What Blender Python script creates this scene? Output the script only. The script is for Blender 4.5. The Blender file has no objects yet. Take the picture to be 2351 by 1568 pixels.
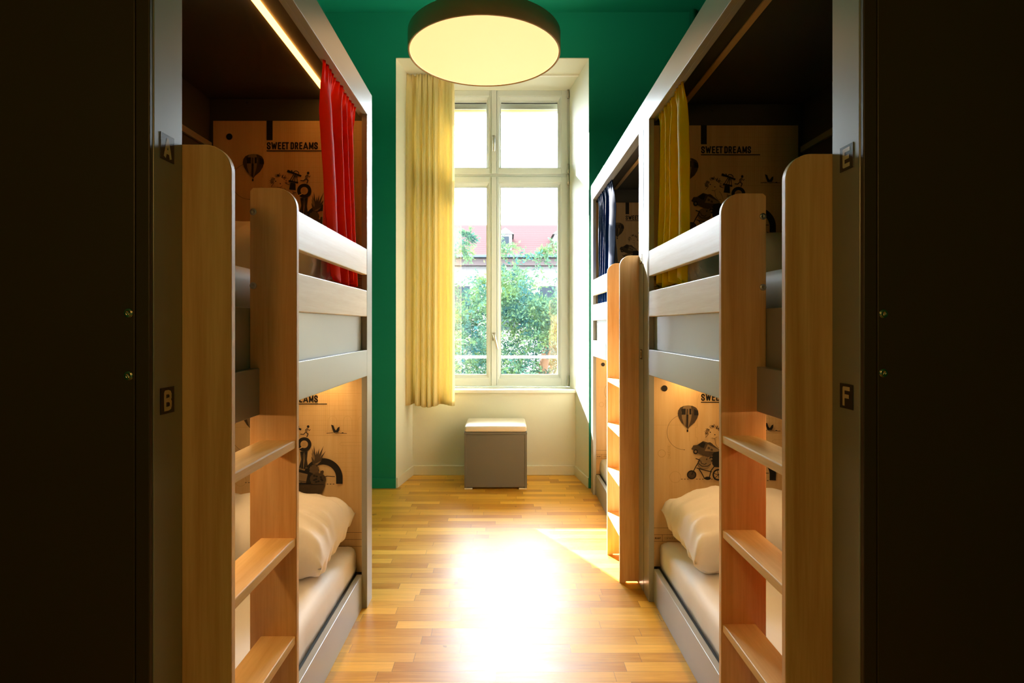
import bpy, bmesh, math, random
from mathutils import Vector, Matrix, noise

random.seed(7)
SC = bpy.context.scene
COL = SC.collection
PI = math.pi
EYE = 1.35          # camera height
FPX = 1480.0        # focal length in pixels of the 2351 x 1568 frame


# ------------------------------------------------------------------ materials
def new_mat(name):
    m = bpy.data.materials.new(name)
    m.use_nodes = True
    nt = m.node_tree
    b = nt.nodes['Principled BSDF']
    return m, nt, b


def N(nt, typ, **kw):
    n = nt.nodes.new(typ)
    for k, v in kw.items():
        setattr(n, k, v)
    return n


def srgb(r, g, b):
    def f(c):
        c /= 255.0
        return c / 12.92 if c <= 0.04045 else ((c + 0.055) / 1.055) ** 2.4
    return (f(r), f(g), f(b), 1.0)


def plain(name, col, rough=0.5, spec=0.5, metal=0.0, bump=0.0, bscale=400.0, var=0.06, vscale=3.0):
    m, nt, b = new_mat(name)
    b.inputs['Roughness'].default_value = rough
    b.inputs['Specular IOR Level'].default_value = spec
    b.inputs['Metallic'].default_value = metal
    tc = N(nt, 'ShaderNodeTexCoord')
    no = N(nt, 'ShaderNodeTexNoise')
    no.inputs['Scale'].default_value = vscale
    no.inputs['Detail'].default_value = 4
    nt.links.new(tc.outputs['Object'], no.inputs['Vector'])
    mx = N(nt, 'ShaderNodeMix', data_type='RGBA')
    c2 = [max(0, c * (1 - var)) for c in col[:3]] + [1]
    c1 = [min(1, c * (1 + var)) for c in col[:3]] + [1]
    mx.inputs[6].default_value = c1
    mx.inputs[7].default_value = c2
    nt.links.new(no.outputs['Fac'], mx.inputs[0])
    nt.links.new(mx.outputs[2], b.inputs['Base Color'])
    if bump > 0:
        nb = N(nt, 'ShaderNodeTexNoise')
        nb.inputs['Scale'].default_value = bscale
        nb.inputs['Detail'].default_value = 3
        nt.links.new(tc.outputs['Object'], nb.inputs['Vector'])
        bp = N(nt, 'ShaderNodeBump')
        bp.inputs['Strength'].default_value = bump
        bp.inputs['Distance'].default_value = 0.002
        nt.links.new(nb.outputs['Fac'], bp.inputs['Height'])
        nt.links.new(bp.outputs['Normal'], b.inputs['Normal'])
    return m


def wood(name, scale, ca, cb, rough=0.38):
    m, nt, b = new_mat(name)
    b.inputs['Roughness'].default_value = rough
    b.inputs['Specular IOR Level'].default_value = 0.45
    tc = N(nt, 'ShaderNodeTexCoord')
    mp = N(nt, 'ShaderNodeMapping')
    mp.inputs['Scale'].default_value = scale
    nt.links.new(tc.outputs['Object'], mp.inputs['Vector'])
    n1 = N(nt, 'ShaderNodeTexNoise')
    n1.inputs['Scale'].default_value = 1.0
    n1.inputs['Detail'].default_value = 6
    n1.inputs['Distortion'].default_value = 0.6
    nt.links.new(mp.outputs['Vector'], n1.inputs['Vector'])
    n2 = N(nt, 'ShaderNodeTexNoise')
    n2.inputs['Scale'].default_value = 7.0
    n2.inputs['Detail'].default_value = 3
    nt.links.new(mp.outputs['Vector'], n2.inputs['Vector'])
    add = N(nt, 'ShaderNodeMath', operation='MULTIPLY_ADD')
    add.inputs[1].default_value = 0.35
    nt.links.new(n2.outputs['Fac'], add.inputs[0])
    nt.links.new(n1.outputs['Fac'], add.inputs[2])
    rp = N(nt, 'ShaderNodeValToRGB')
    rp.color_ramp.elements[0].position = 0.42
    rp.color_ramp.elements[0].color = cb
    rp.color_ramp.elements[1].position = 0.85
    rp.color_ramp.elements[1].color = ca
    nt.links.new(add.outputs[0], rp.inputs['Fac'])
    nt.links.new(rp.outputs['Color'], b.inputs['Base Color'])
    return m


def emit(name, col, strength):
    m, nt, b = new_mat(name)
    b.inputs['Base Color'].default_value = (0.22, 0.19, 0.14, 1)
    b.inputs['Specular IOR Level'].default_value = 0.1
    b.inputs['Emission Color'].default_value = (*col, 1)
    b.inputs['Emission Strength'].default_value = strength
    b.inputs['Roughness'].default_value = 0.5
    return m


def parquet():
    m, nt, b = new_mat('oak_parquet')
    L = nt.links.new
    geo = N(nt, 'ShaderNodeNewGeometry')
    sep = N(nt, 'ShaderNodeSeparateXYZ')
    L(geo.outputs['Position'], sep.inputs[0])

    def M(op, a, bb=None, c=None):
        n = N(nt, 'ShaderNodeMath', operation=op)
        for i, v in enumerate((a, bb, c)):
            if v is None:
                continue
            if isinstance(v, (int, float)):
                n.inputs[i].default_value = v
            else:
                L(v, n.inputs[i])
        return n.outputs[0]
    yr = M('DIVIDE', sep.outputs['Y'], 0.072)
    row = M('FLOOR', yr)
    fy = M('FRACT', yr)
    w1 = N(nt, 'ShaderNodeTexWhiteNoise', noise_dimensions='1D')
    L(row, w1.inputs['W'])
    xo = M('MULTIPLY_ADD', w1.outputs['Value'], 7.3, M('DIVIDE', sep.outputs['X'], 0.46))
    ix = M('FLOOR', xo)
    fx = M('FRACT', xo)
    cmb = N(nt, 'ShaderNodeCombineXYZ')
    L(ix, cmb.inputs[0]); L(row, cmb.inputs[1])
    w2 = N(nt, 'ShaderNodeTexWhiteNoise', noise_dimensions='2D')
    L(cmb.outputs[0], w2.inputs['Vector'])
    # grain
    mp = N(nt, 'ShaderNodeMapping')
    mp.inputs['Scale'].default_value = (5, 75, 1)
    L(geo.outputs['Position'], mp.inputs['Vector'])
    off = N(nt, 'ShaderNodeVectorMath', operation='MULTIPLY_ADD')
    L(cmb.outputs[0], off.inputs[0]); off.inputs[1].default_value = (3.7, 9.1, 0); L(mp.outputs[0], off.inputs[2])
    g = N(nt, 'ShaderNodeTexNoise')
    g.inputs['Scale'].default_value = 1.0; g.inputs['Detail'].default_value = 5; g.inputs['Distortion'].default_value = 0.8
    L(off.outputs[0], g.inputs['Vector'])
    big = N(nt, 'ShaderNodeTexNoise')
    big.inputs['Scale'].default_value = 2.2; big.inputs['Detail'].default_value = 3
    L(geo.outputs['Position'], big.inputs['Vector'])
    f = M('MULTIPLY_ADD', g.outputs['Fac'], 0.55, M('MULTIPLY', w2.outputs['Value'], 0.55))
    f = M('MULTIPLY_ADD', big.outputs['Fac'], 0.25, M('SUBTRACT', f, 0.12))
    rp = N(nt, 'ShaderNodeValToRGB')
    e = rp.color_ramp.elements
    e[0].position = 0.12; e[0].color = FLOOR_D
    e[1].position = 0.95; e[1].color = FLOOR_L
    L(f, rp.inputs['Fac'])
    # seams
    sy = M('LESS_THAN', M('MINIMUM', fy, M('SUBTRACT', 1.0, fy)), 0.012)
    sx = M('LESS_THAN', M('MINIMUM', fx, M('SUBTRACT', 1.0, fx)), 0.0022)
    seam = M('MAXIMUM', sy, sx)
    # dark grain knots
    kn = N(nt, 'ShaderNodeTexNoise')
    kn.inputs['Scale'].default_value = 9.0; kn.inputs['Detail'].default_value = 2
    L(geo.outputs['Position'], kn.inputs['Vector'])
    kk = M('GREATER_THAN', kn.outputs['Fac'], 0.735)
    dk = M('MAXIMUM', M('MULTIPLY', seam, 0.55), M('MULTIPLY', kk, 0.45))
    mx = N(nt, 'ShaderNodeMix', data_type='RGBA')
    L(dk, mx.inputs[0]); L(rp.outputs['Color'], mx.inputs[6]); mx.inputs[7].default_value = srgb(70, 40, 10)
    L(mx.outputs[2], b.inputs['Base Color'])
    rr = M('MULTIPLY_ADD', big.outputs['Fac'], 0.10, M('MULTIPLY_ADD', g.outputs['Fac'], 0.14, 0.23))
    rr = M('MULTIPLY_ADD', w2.outputs['Value'], 0.05, rr)
    L(rr, b.inputs['Roughness'])
    b.inputs['Specular IOR Level'].default_value = 0.24
    bp = N(nt, 'ShaderNodeBump')
    bp.inputs['Strength'].default_value = 0.25; bp.inputs['Distance'].default_value = 0.001
    hh = M('MULTIPLY_ADD', seam, -1.0, M('MULTIPLY', g.outputs['Fac'], 0.35))
    hh = M('MULTIPLY_ADD', w2.outputs['Value'], 0.3, hh)
    L(hh, bp.inputs['Height'])
    L(bp.outputs['Normal'], b.inputs['Normal'])
    return m


def glass_mat():
    m = bpy.data.materials.new('window_glass')
    m.use_nodes = True
    nt = m.node_tree
    nt.nodes.clear()
    out = N(nt, 'ShaderNodeOutputMaterial')
    tr = N(nt, 'ShaderNodeBsdfTransparent'); tr.inputs[0].default_value = (0.97, 0.98, 0.97, 1)
    gl = N(nt, 'ShaderNodeBsdfGlossy'); gl.inputs['Roughness'].default_value = 0.0
    fr = N(nt, 'ShaderNodeFresnel'); fr.inputs[0].default_value = 1.45
    mul = N(nt, 'ShaderNodeMath', operation='MULTIPLY'); mul.inputs[1].default_value = 1.8
    mx = N(nt, 'ShaderNodeMixShader')
    nt.links.new(fr.outputs[0], mul.inputs[0]); nt.links.new(mul.outputs[0], mx.inputs[0])
    nt.links.new(tr.outputs[0], mx.inputs[1]); nt.links.new(gl.outputs[0], mx.inputs[2])
    nt.links.new(mx.outputs[0], out.inputs[0])
    return m


def leaf_mat():
    m = bpy.data.materials.new('leaf_green')
    m.use_nodes = True
    nt = m.node_tree
    nt.nodes.clear()
    out = N(nt, 'ShaderNodeOutputMaterial')
    tc = N(nt, 'ShaderNodeTexCoord')
    no = N(nt, 'ShaderNodeTexNoise'); no.inputs['Scale'].default_value = 2.2; no.inputs['Detail'].default_value = 5
    nt.links.new(tc.outputs['Object'], no.inputs['Vector'])
    rp = N(nt, 'ShaderNodeValToRGB')
    rp.color_ramp.elements[0].position = 0.35; rp.color_ramp.elements[0].color = LEAF_A
    rp.color_ramp.elements[1].position = 0.68; rp.color_ramp.elements[1].color = LEAF_B
    nt.links.new(no.outputs['Fac'], rp.inputs['Fac'])
    df = N(nt, 'ShaderNodeBsdfDiffuse'); ts = N(nt, 'ShaderNodeBsdfTranslucent')
    nt.links.new(rp.outputs[0], df.inputs[0]); nt.links.new(rp.outputs[0], ts.inputs[0])
    mx = N(nt, 'ShaderNodeMixShader'); mx.inputs[0].default_value = 0.4
    nt.links.new(df.outputs[0], mx.inputs[1]); nt.links.new(ts.outputs[0], mx.inputs[2])
    nt.links.new(mx.outputs[0], out.inputs[0])
    return m


def cloth_mat(name, col, rough=0.8, trans=0.0, sheen=0.2, spec=0.3, crease=0.0):
    m, nt, b = new_mat(name)
    b.inputs['Base Color'].default_value = col
    b.inputs['Roughness'].default_value = rough
    b.inputs['Specular IOR Level'].default_value = spec
    b.inputs['Sheen Weight'].default_value = sheen
    tc = N(nt, 'ShaderNodeTexCoord')
    if crease > 0:
        no = N(nt, 'ShaderNodeTexNoise'); no.inputs['Scale'].default_value = 6; no.inputs['Detail'].default_value = 2
        no.inputs['Distortion'].default_value = 0.4
        nt.links.new(tc.outputs['Object'], no.inputs['Vector'])
        bp = N(nt, 'ShaderNodeBump'); bp.inputs['Strength'].default_value = crease; bp.inputs['Distance'].default_value = 0.02
        nt.links.new(no.outputs['Fac'], bp.inputs['Height'])
        nt.links.new(bp.outputs['Normal'], b.inputs['Normal'])
    if trans > 0:
        out = nt.nodes['Material Output']
        ts = N(nt, 'ShaderNodeBsdfTranslucent'); ts.inputs[0].default_value = col
        mx = N(nt, 'ShaderNodeMixShader'); mx.inputs[0].default_value = trans
        nt.links.new(b.outputs[0], mx.inputs[1]); nt.links.new(ts.outputs[0], mx.inputs[2])
        nt.links.new(mx.outputs[0], out.inputs[0])
    return m


def roof_mat():
    m, nt, b = new_mat('red_roof_tiles')
    tc = N(nt, 'ShaderNodeTexCoord')
    wv = N(nt, 'ShaderNodeTexWave', wave_type='BANDS', bands_direction='Z', wave_profile='SAW')
    wv.inputs['Scale'].default_value = 2.7; wv.inputs['Distortion'].default_value = 0.15
    nt.links.new(tc.outputs['Object'], wv.inputs['Vector'])
    rp = N(nt, 'ShaderNodeValToRGB')
    rp.color_ramp.elements[0].position = 0.0; rp.color_ramp.elements[0].color = ROOF_A
    rp.color_ramp.elements[1].position = 0.35; rp.color_ramp.elements[1].color = ROOF_B
    nt.links.new(wv.outputs['Fac'], rp.inputs['Fac'])
    nt.links.new(rp.outputs[0], b.inputs['Base Color'])
    b.inputs['Roughness'].default_value = 0.9
    b.inputs['Specular IOR Level'].default_value = 0.0
    return m


# ---- tunables
FLOOR_D = srgb(172, 106, 8)
FLOOR_L = srgb(246, 190, 74)
LEAF_A = srgb(30, 54, 54)  # washed-out flare haze is put into the leaf colours
LEAF_B = srgb(62, 78, 42)
ROOF_A = srgb(48, 33, 33)
ROOF_B = srgb(57, 41, 41)
SKY_STRENGTH = 40.0
SUN_STRENGTH = 85.0
LAMP = ((1.0, 0.55, 0.225), 1.25)
LED = ((1.0, 0.38, 0.06), 10.0)

MAT = {}
MAT['teal'] = plain('teal_wall_paint', srgb(0, 126, 102), 0.62, 0.3, bump=0.08, bscale=260)
MAT['cream'] = plain('cream_wall_paint', srgb(222, 222, 204), 0.6, 0.3, bump=0.06, bscale=220, var=0.03)
MAT['floor'] = parquet()
MAT['grey'] = plain('grey_lacquer', srgb(146, 148, 144), 0.30, 0.65, var=0.03, vscale=5)
MAT['black'] = plain('dark_grey_laminate', srgb(70, 70, 68), 0.5, 0.4, var=0.1)
MAT['end'] = plain('dark_brown_end_laminate', srgb(66, 53, 36), 0.42, 0.4, var=0.1)
MAT['stool'] = plain('grey_stool_laminate', srgb(100, 98, 90), 0.55, 0.3, var=0.02)
MAT['wood_v'] = wood('birch_upright', (26, 26, 1.3), srgb(234, 194, 140), srgb(208, 156, 98))
MAT['wood_h'] = wood('birch_lengthwise', (26, 1.3, 26), srgb(236, 222, 196), srgb(218, 196, 160))  # whitened: cool window light on the guard boards is put into the colour
MAT['wood_t'] = wood('birch_tread', (26, 1.3, 26), srgb(238, 200, 136), srgb(218, 172, 102), 0.5)
MAT['ply'] = wood('birch_printed_board', (14, 14, 0.8), srgb(222, 194, 146), srgb(208, 172, 118), 0.5)
MAT['ink'] = plain('black_print', (0.012, 0.011, 0.010, 1), 0.6, 0.3)
MAT['ink2'] = plain('dark_grey_print', srgb(74, 62, 46), 0.6, 0.3, vscale=30, var=0.3)
MAT['ink3'] = plain('mid_grey_print', srgb(132, 112, 82), 0.6, 0.3, vscale=30, var=0.2)
MAT['ink4'] = plain('faint_print', srgb(190, 158, 108), 0.6, 0.3)
MAT['plate'] = plain('black_letter_plate', (0.012, 0.011, 0.010, 1), 0.25, 0.4)
MAT['letter'] = plain('cream_letter', srgb(226, 204, 168), 0.5, 0.4)
MAT['steel'] = plain('brushed_steel', srgb(188, 184, 174), 0.28, 0.5, metal=1.0)
MAT['brass'] = plain('warm_steel', srgb(196, 184, 158), 0.25, 0.5, metal=1.0)
MAT['sheet'] = cloth_mat('white_cotton', srgb(242, 238, 235), 0.62, 0.0, 0.1, 0.3, crease=0.16)
MAT['red'] = cloth_mat('red_curtain_cloth', srgb(255, 60, 4), 0.6, 0.5, 0.0, 0.12)
MAT['yellow'] = cloth_mat('yellow_curtain_cloth', srgb(255, 226, 0), 0.55, 0.5, 0.0, 0.02)
MAT['blue'] = cloth_mat('blue_curtain_cloth', srgb(5, 36, 88), 0.55, 0.1, 0.0, 0.04)
MAT['orange'] = cloth_mat('orange_curtain_cloth', srgb(244, 118, 24), 0.5, 0.25, 0.05, 0.35)
MAT['lining'] = cloth_mat('pale_curtain_lining', srgb(196, 196, 186), 0.7, 0.2)
MAT['beige'] = cloth_mat('beige_curtain_cloth', srgb(240, 226, 174), 0.75, 0.34, 0.0, 0.15)
MAT['lampshade'] = plain('taupe_lamp_shade', srgb(172, 142, 104), 0.7, 0.3)
MAT['diffuser'] = emit('lit_lamp_diffuser', *LAMP)
MAT['globe_fill'] = emit('added_globe_glow', (1.0, 0.50, 0.13), 27.0)  # glow of the added globe behind the camera
MAT['uplight_fill'] = emit('added_uplight_glow', (1.0, 0.78, 0.5), 14.0)
MAT['led'] = emit('lit_light_strip', *LED)
MAT['led_low'] = emit('lit_light_strip_low', (1.0, 0.58, 0.23), 34.0)
MAT['led_off'] = plain('unlit_light_strip', srgb(226, 188, 132), 0.4)
MAT['frame'] = plain('grey_white_window_paint', srgb(200, 206, 204), 0.55, 0.2, var=0.02)
MAT['glass'] = glass_mat()
MAT['white'] = plain('white_paint', srgb(236, 234, 224), 0.45, 0.4, var=0.02)
MAT['leather'] = plain('pale_leatherette', srgb(232, 222, 206), 0.4, 0.45, bump=0.05, bscale=300, var=0.02)
MAT['cable'] = plain('cable_black', srgb(30, 30, 30), 0.5)
MAT['blind'] = plain('tan_blind_cloth', srgb(222, 184, 118), 0.8)
MAT['leaf'] = leaf_mat()
MAT['bark'] = plain('bark', srgb(82, 58, 40), 0.9, 0.2, bump=0.6, bscale=30, var=0.3)
MAT['roof'] = roof_mat()
MAT['facade'] = plain('pale_render', srgb(78, 76, 75), 0.9, 0.0, var=0.04)
MAT['cornice'] = plain('pinkish_cornice', srgb(58, 51, 51), 0.9, 0.0)
MAT['zinc'] = plain('zinc_gutter', srgb(50, 54, 58), 0.8, 0.0)
MAT['pane'] = plain('dark_window_pane', srgb(30, 34, 38), 0.8, 0.0)
MAT['yard'] = plain('courtyard_paving', srgb(92, 88, 80), 0.95, 0.2, var=0.15, vscale=1.0)


# ------------------------------------------------------------------ geometry
class MB:
    """collects shapes into one mesh"""
    def __init__(self):
        self.bm = bmesh.new()

    def _add(self, tmp, mi=0, smooth=False):
        vm = {}
        for v in tmp.verts:
            vm[v] = self.bm.verts.new(v.co)
        for f in tmp.faces:
            try:
                nf = self.bm.faces.new([vm[v] for v in f.verts])
            except ValueError:
                continue
            nf.material_index = mi
            nf.smooth = smooth
        tmp.free()

    def box(self, x0, x1, y0, y1, z0, z1, mi=0, bev=0.002, seg=2):
        x0, x1 = min(x0, x1), max(x0, x1)
        y0, y1 = min(y0, y1), max(y0, y1)
        t = bmesh.new()
        bmesh.ops.create_cube(t, size=1.0)
        for v in t.verts:
            v.co = Vector(((x0 + x1) / 2 + v.co.x * (x1 - x0), (y0 + y1) / 2 + v.co.y * (y1 - y0), (z0 + z1) / 2 + v.co.z * (z1 - z0)))
        if bev > 0:
            bmesh.ops.bevel(t, geom=list(t.edges), offset=min(bev, 0.45 * min(x1 - x0, y1 - y0, z1 - z0)), segments=seg, profile=0.5, affect='EDGES')
        self._add(t, mi)
        return self

    def prism(self, poly, axis, a0, a1, mi=0, bev=0.0, smooth=False):
        """poly: 2-D outline; axis 'x','y','z' is the extrusion direction"""
        def p(u, v, a):
            return {'x': (a, u, v), 'y': (u, a, v), 'z': (u, v, a)}[axis]
        t = bmesh.new()
        lo = [t.verts.new(p(u, v, a0)) for u, v in poly]
        hi = [t.verts.new(p(u, v, a1)) for u, v in poly]
        n = len(poly)
        t.faces.new(lo); t.faces.new(list(reversed(hi)))
        for i in range(n):
            t.faces.new([lo[i], hi[i], hi[(i + 1) % n], lo[(i + 1) % n]])
        bmesh.ops.recalc_face_normals(t, faces=list(t.faces))
        if bev > 0:
            cap = [e for e in t.edges if (e.verts[0] in lo and e.verts[1] in lo) or (e.verts[0] in hi and e.verts[1] in hi)]
            bmesh.ops.bevel(t, geom=cap, offset=bev, segments=2, profile=0.5, affect='EDGES')
        self._add(t, mi, smooth)
        return self

    def lathe(self, prof, axis='z', c=(0, 0, 0), n=32, mi=0, smooth=True, caps=True):
        """prof: (radius, height) list"""
        t = bmesh.new()
        rows = []
        for r, h in prof:
            row = []
            for i in range(n):
                a = 2 * PI * i / n
                u, v = r * math.cos(a), r * math.sin(a)
                co = {'z': (u, v, h), 'y': (u, h, v), 'x': (h, u, v)}[axis]
                row.append(t.verts.new(Vector(co) + Vector(c)))
            rows.append(row)
        for k in range(len(rows) - 1):
            for i in range(n):
                j = (i + 1) % n
                t.faces.new([rows[k][i], rows[k][j], rows[k + 1][j], rows[k + 1][i]])
        for row, r in ((rows[0], prof[0][0]), (rows[-1], prof[-1][0])):
            if r > 1e-6 and caps:
                t.faces.new(row)
        bmesh.ops.remove_doubles(t, verts=list(t.verts), dist=1e-6)
        bmesh.ops.recalc_face_normals(t, faces=list(t.faces))
        self._add(t, mi, smooth)
        return self

    def tube(self, pts, r, n=10, mi=0):
        t = bmesh.new()
        rows = []
        for i, p in enumerate(pts):
            p = Vector(p)
            a = Vector(pts[max(0, i - 1)]); b = Vector(pts[min(len(pts) - 1, i + 1)])
            d = (b - a).normalized()
            u = d.cross(Vector((0.31, 0.17, 0.93))).normalized()
            w = d.cross(u)
            rr = r[i] if isinstance(r, (list, tuple)) else r
            rows.append([t.verts.new(p + rr * (math.cos(2 * PI * k / n) * u + math.sin(2 * PI * k / n) * w)) for k in range(n)])
        for k in range(len(rows) - 1):
            for i in range(n):
                j = (i + 1) % n
                t.faces.new([rows[k][i], rows[k][j], rows[k + 1][j], rows[k + 1][i]])
        t.faces.new(rows[0]); t.faces.new(rows[-1])
        bmesh.ops.recalc_face_normals(t, faces=list(t.faces))
        self._add(t, mi, True)
        return self

    def build(self, name, mats, parent=None, loc=None, rot=None):
        me = bpy.data.meshes.new(name)
        self.bm.normal_update()
        self.bm.to_mesh(me)
        self.bm.free()
        for m in (mats if isinstance(mats, (list, tuple)) else [mats]):
            me.materials.append(MAT[m])
        o = bpy.data.objects.new(name, me)
        COL.objects.link(o)
        if parent is not None:
            o.parent = parent
        if loc is not None:
            o.location = loc
        if rot is not None:
            o.rotation_euler = rot
        return o


def tag(o, label=None, cat=None, group=None, kind=None):
    if label: o['label'] = label
    if cat: o['category'] = cat
    if group: o['group'] = group
    if kind: o['kind'] = kind
    return o


def empty(name, loc, label, cat, group=None, kind=None):
    o = bpy.data.objects.new(name, None)
    o.empty_display_size = 0.1
    COL.objects.link(o)
    o.location = loc
    return tag(o, label, cat, group, kind)


def st(name, mb, mats, label, cat):
    return tag(mb.build(name, mats), label, cat, kind='structure')


def copy_tree(o, parent=None, skip=()):
    c = o.copy()
    COL.objects.link(c)
    c.parent = parent
    for ch in list(o.children):
        if ch.name.split('.')[0] in skip:
            continue
        copy_tree(ch, c, skip)
    return c


# ------------------------------------------------------------------ lettering
GLYPH = {
    'E': [[(1, 1), (0, 1), (0, 0), (1, 0)], [(0, .52), (.85, .52)]],
    'F': [[(1, 1), (0, 1), (0, 0)], [(0, .5), (.85, .5)]],
    'T': [[(0, 1), (1, 1)], [(.5, 1), (.5, 0)]],
    'W': [[(0, 1), (.24, 0), (.5, .8), (.76, 0), (1, 1)]],
    'D': [[(0, 0), (0, 1), (.55, 1), (.85, .96), (1, .82), (1, .18), (.85, .04), (.55, 0), (0, 0)]],
    'R': [[(0, 0), (0, 1), (.6, 1), (.9, .95), (1, .84), (1, .62), (.9, .51), (.6, .46), (0, .46)], [(.55, .46), (1, 0)]],
    'A': [[(0, 0), (.5, 1), (1, 0)], [(.17, .24), (.83, .24)]],
    'M': [[(0, 0), (0, 1), (.5, .15), (1, 1), (1, 0)]],
    'S': [[(1, .74), (1, .86), (.82, .98), (.5, 1), (.18, .98), (0, .86), (0, .7), (.14, .59), (.86, .39), (1, .28), (1, .14), (.82, .02), (.5, 0), (.18, .02), (0, .14), (0, .26)]],
    'B': [[(0, 0), (0, 1), (.6, 1), (.9, .95), (1, .84), (1, .66), (.88, .56), (.6, .52), (0, .52)],
          [(.6, .52), (.9, .46), (1, .36), (1, .14), (.9, .04), (.6, 0), (0, 0)]],
    'C': [[(1, .72), (1, .85), (.8, .98), (.5, 1), (.2, .98), (0, .85), (0, .15), (.2, .02), (.5, 0), (.8, .02), (1, .15), (1, .28)]],
    'N': [[(0, 0), (0, 1), (1, 0), (1, 1)]],
    'U': [[(0, 1), (0, .15), (.2, .02), (.5, 0), (.8, .02), (1, .15), (1, 1)]],
    'H': [[(0, 0), (0, 1)], [(1, 0), (1, 1)], [(0, .5), (1, .5)]],
    'I': [[(.5, 0), (.5, 1)]],
    '[': [[(1, 1), (0, 1), (0, 0), (1, 0)]],
    ']': [[(0, 1), (1, 1), (1, 0), (0, 0)]],
    'P': [[(0, 0), (0, 1), (.7, 1), (1, .86), (1, .6), (.7, .46), (0, .46)]],
}


class Flat:
    """flat printed shapes on a plane; fn(u, v, layer) -> 3-D point"""
    def __init__(self, bm, fn, step=0):
        self.bm, self.fn, self.n, self.step = bm, fn, 0, step

    def poly(self, pts, mi, layer=None):
        if layer is None:
            self.n += 1
            layer = self.n
        try:
            f = self.bm.faces.new([self.bm.verts.new(self.fn(u, v, layer)) for u, v in pts])
            f.material_index = mi
        except ValueError:
            pass

    def rect(self, u0, v0, u1, v1, mi):
        self.poly([(u0, v0), (u1, v0), (u1, v1), (u0, v1)], mi)

    def ellipse(self, c, rx, ry, mi, n=28, rot=0.0):
        self.poly([(c[0] + rx * math.cos(2 * PI * i / n) * math.cos(rot) - ry * math.sin(2 * PI * i / n) * math.sin(rot),
                    c[1] + rx * math.cos(2 * PI * i / n) * math.sin(rot) + ry * math.sin(2 * PI * i / n) * math.cos(rot)) for i in range(n)], mi)

    def ring(self, c, r0, r1, mi, a0=0.0, a1=2 * PI, n=40):
        self.n += 1
        for i in range(n):
            p, q = a0 + (a1 - a0) * i / n, a0 + (a1 - a0) * (i + 1) / n
            self.poly([(c[0] + r0 * math.cos(p), c[1] + r0 * math.sin(p)), (c[0] + r1 * math.cos(p), c[1] + r1 * math.sin(p)),
                       (c[0] + r1 * math.cos(q), c[1] + r1 * math.sin(q)), (c[0] + r0 * math.cos(q), c[1] + r0 * math.sin(q))], mi, self.n)

    def line(self, pts, w, mi, ext=0.0, joints=True):
        self.n += 1
        k = len(pts)
        for i in range(k - 1):
            a, b = Vector(pts[i]), Vector(pts[i + 1])
            d = b - a
            if d.length < 1e-9:
                continue
            d.normalize()
            if i == 0: a = a - d * ext
            if i == k - 2: b = b + d * ext
            nn = Vector((-d.y, d.x)) * (w / 2)
            self.n += self.step
            self.poly([a + nn, b + nn, b - nn, a - nn], mi, self.n)
        if joints:
            for i in range(1, k - 1):
                self.n += self.step
                self.poly([(pts[i][0] + w / 2 * math.cos(2 * PI * j / 10), pts[i][1] + w / 2 * math.sin(2 * PI * j / 10)) for j in range(10)], mi, self.n)

    def glyph(self, ch, u0, v0, u1, v1, t, mi, rot=False):
        """box (u0,v0) top-left .. (u1,v1) bottom-right, v grows downward"""
        for path in GLYPH[ch]:
            pts = [(u0 + t / 2 + x * (u1 - u0 - t), v1 - t / 2 - y * (v1 - v0 - t)) for x, y in path]
            self.line(pts, t, mi, ext=t / 2)


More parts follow.
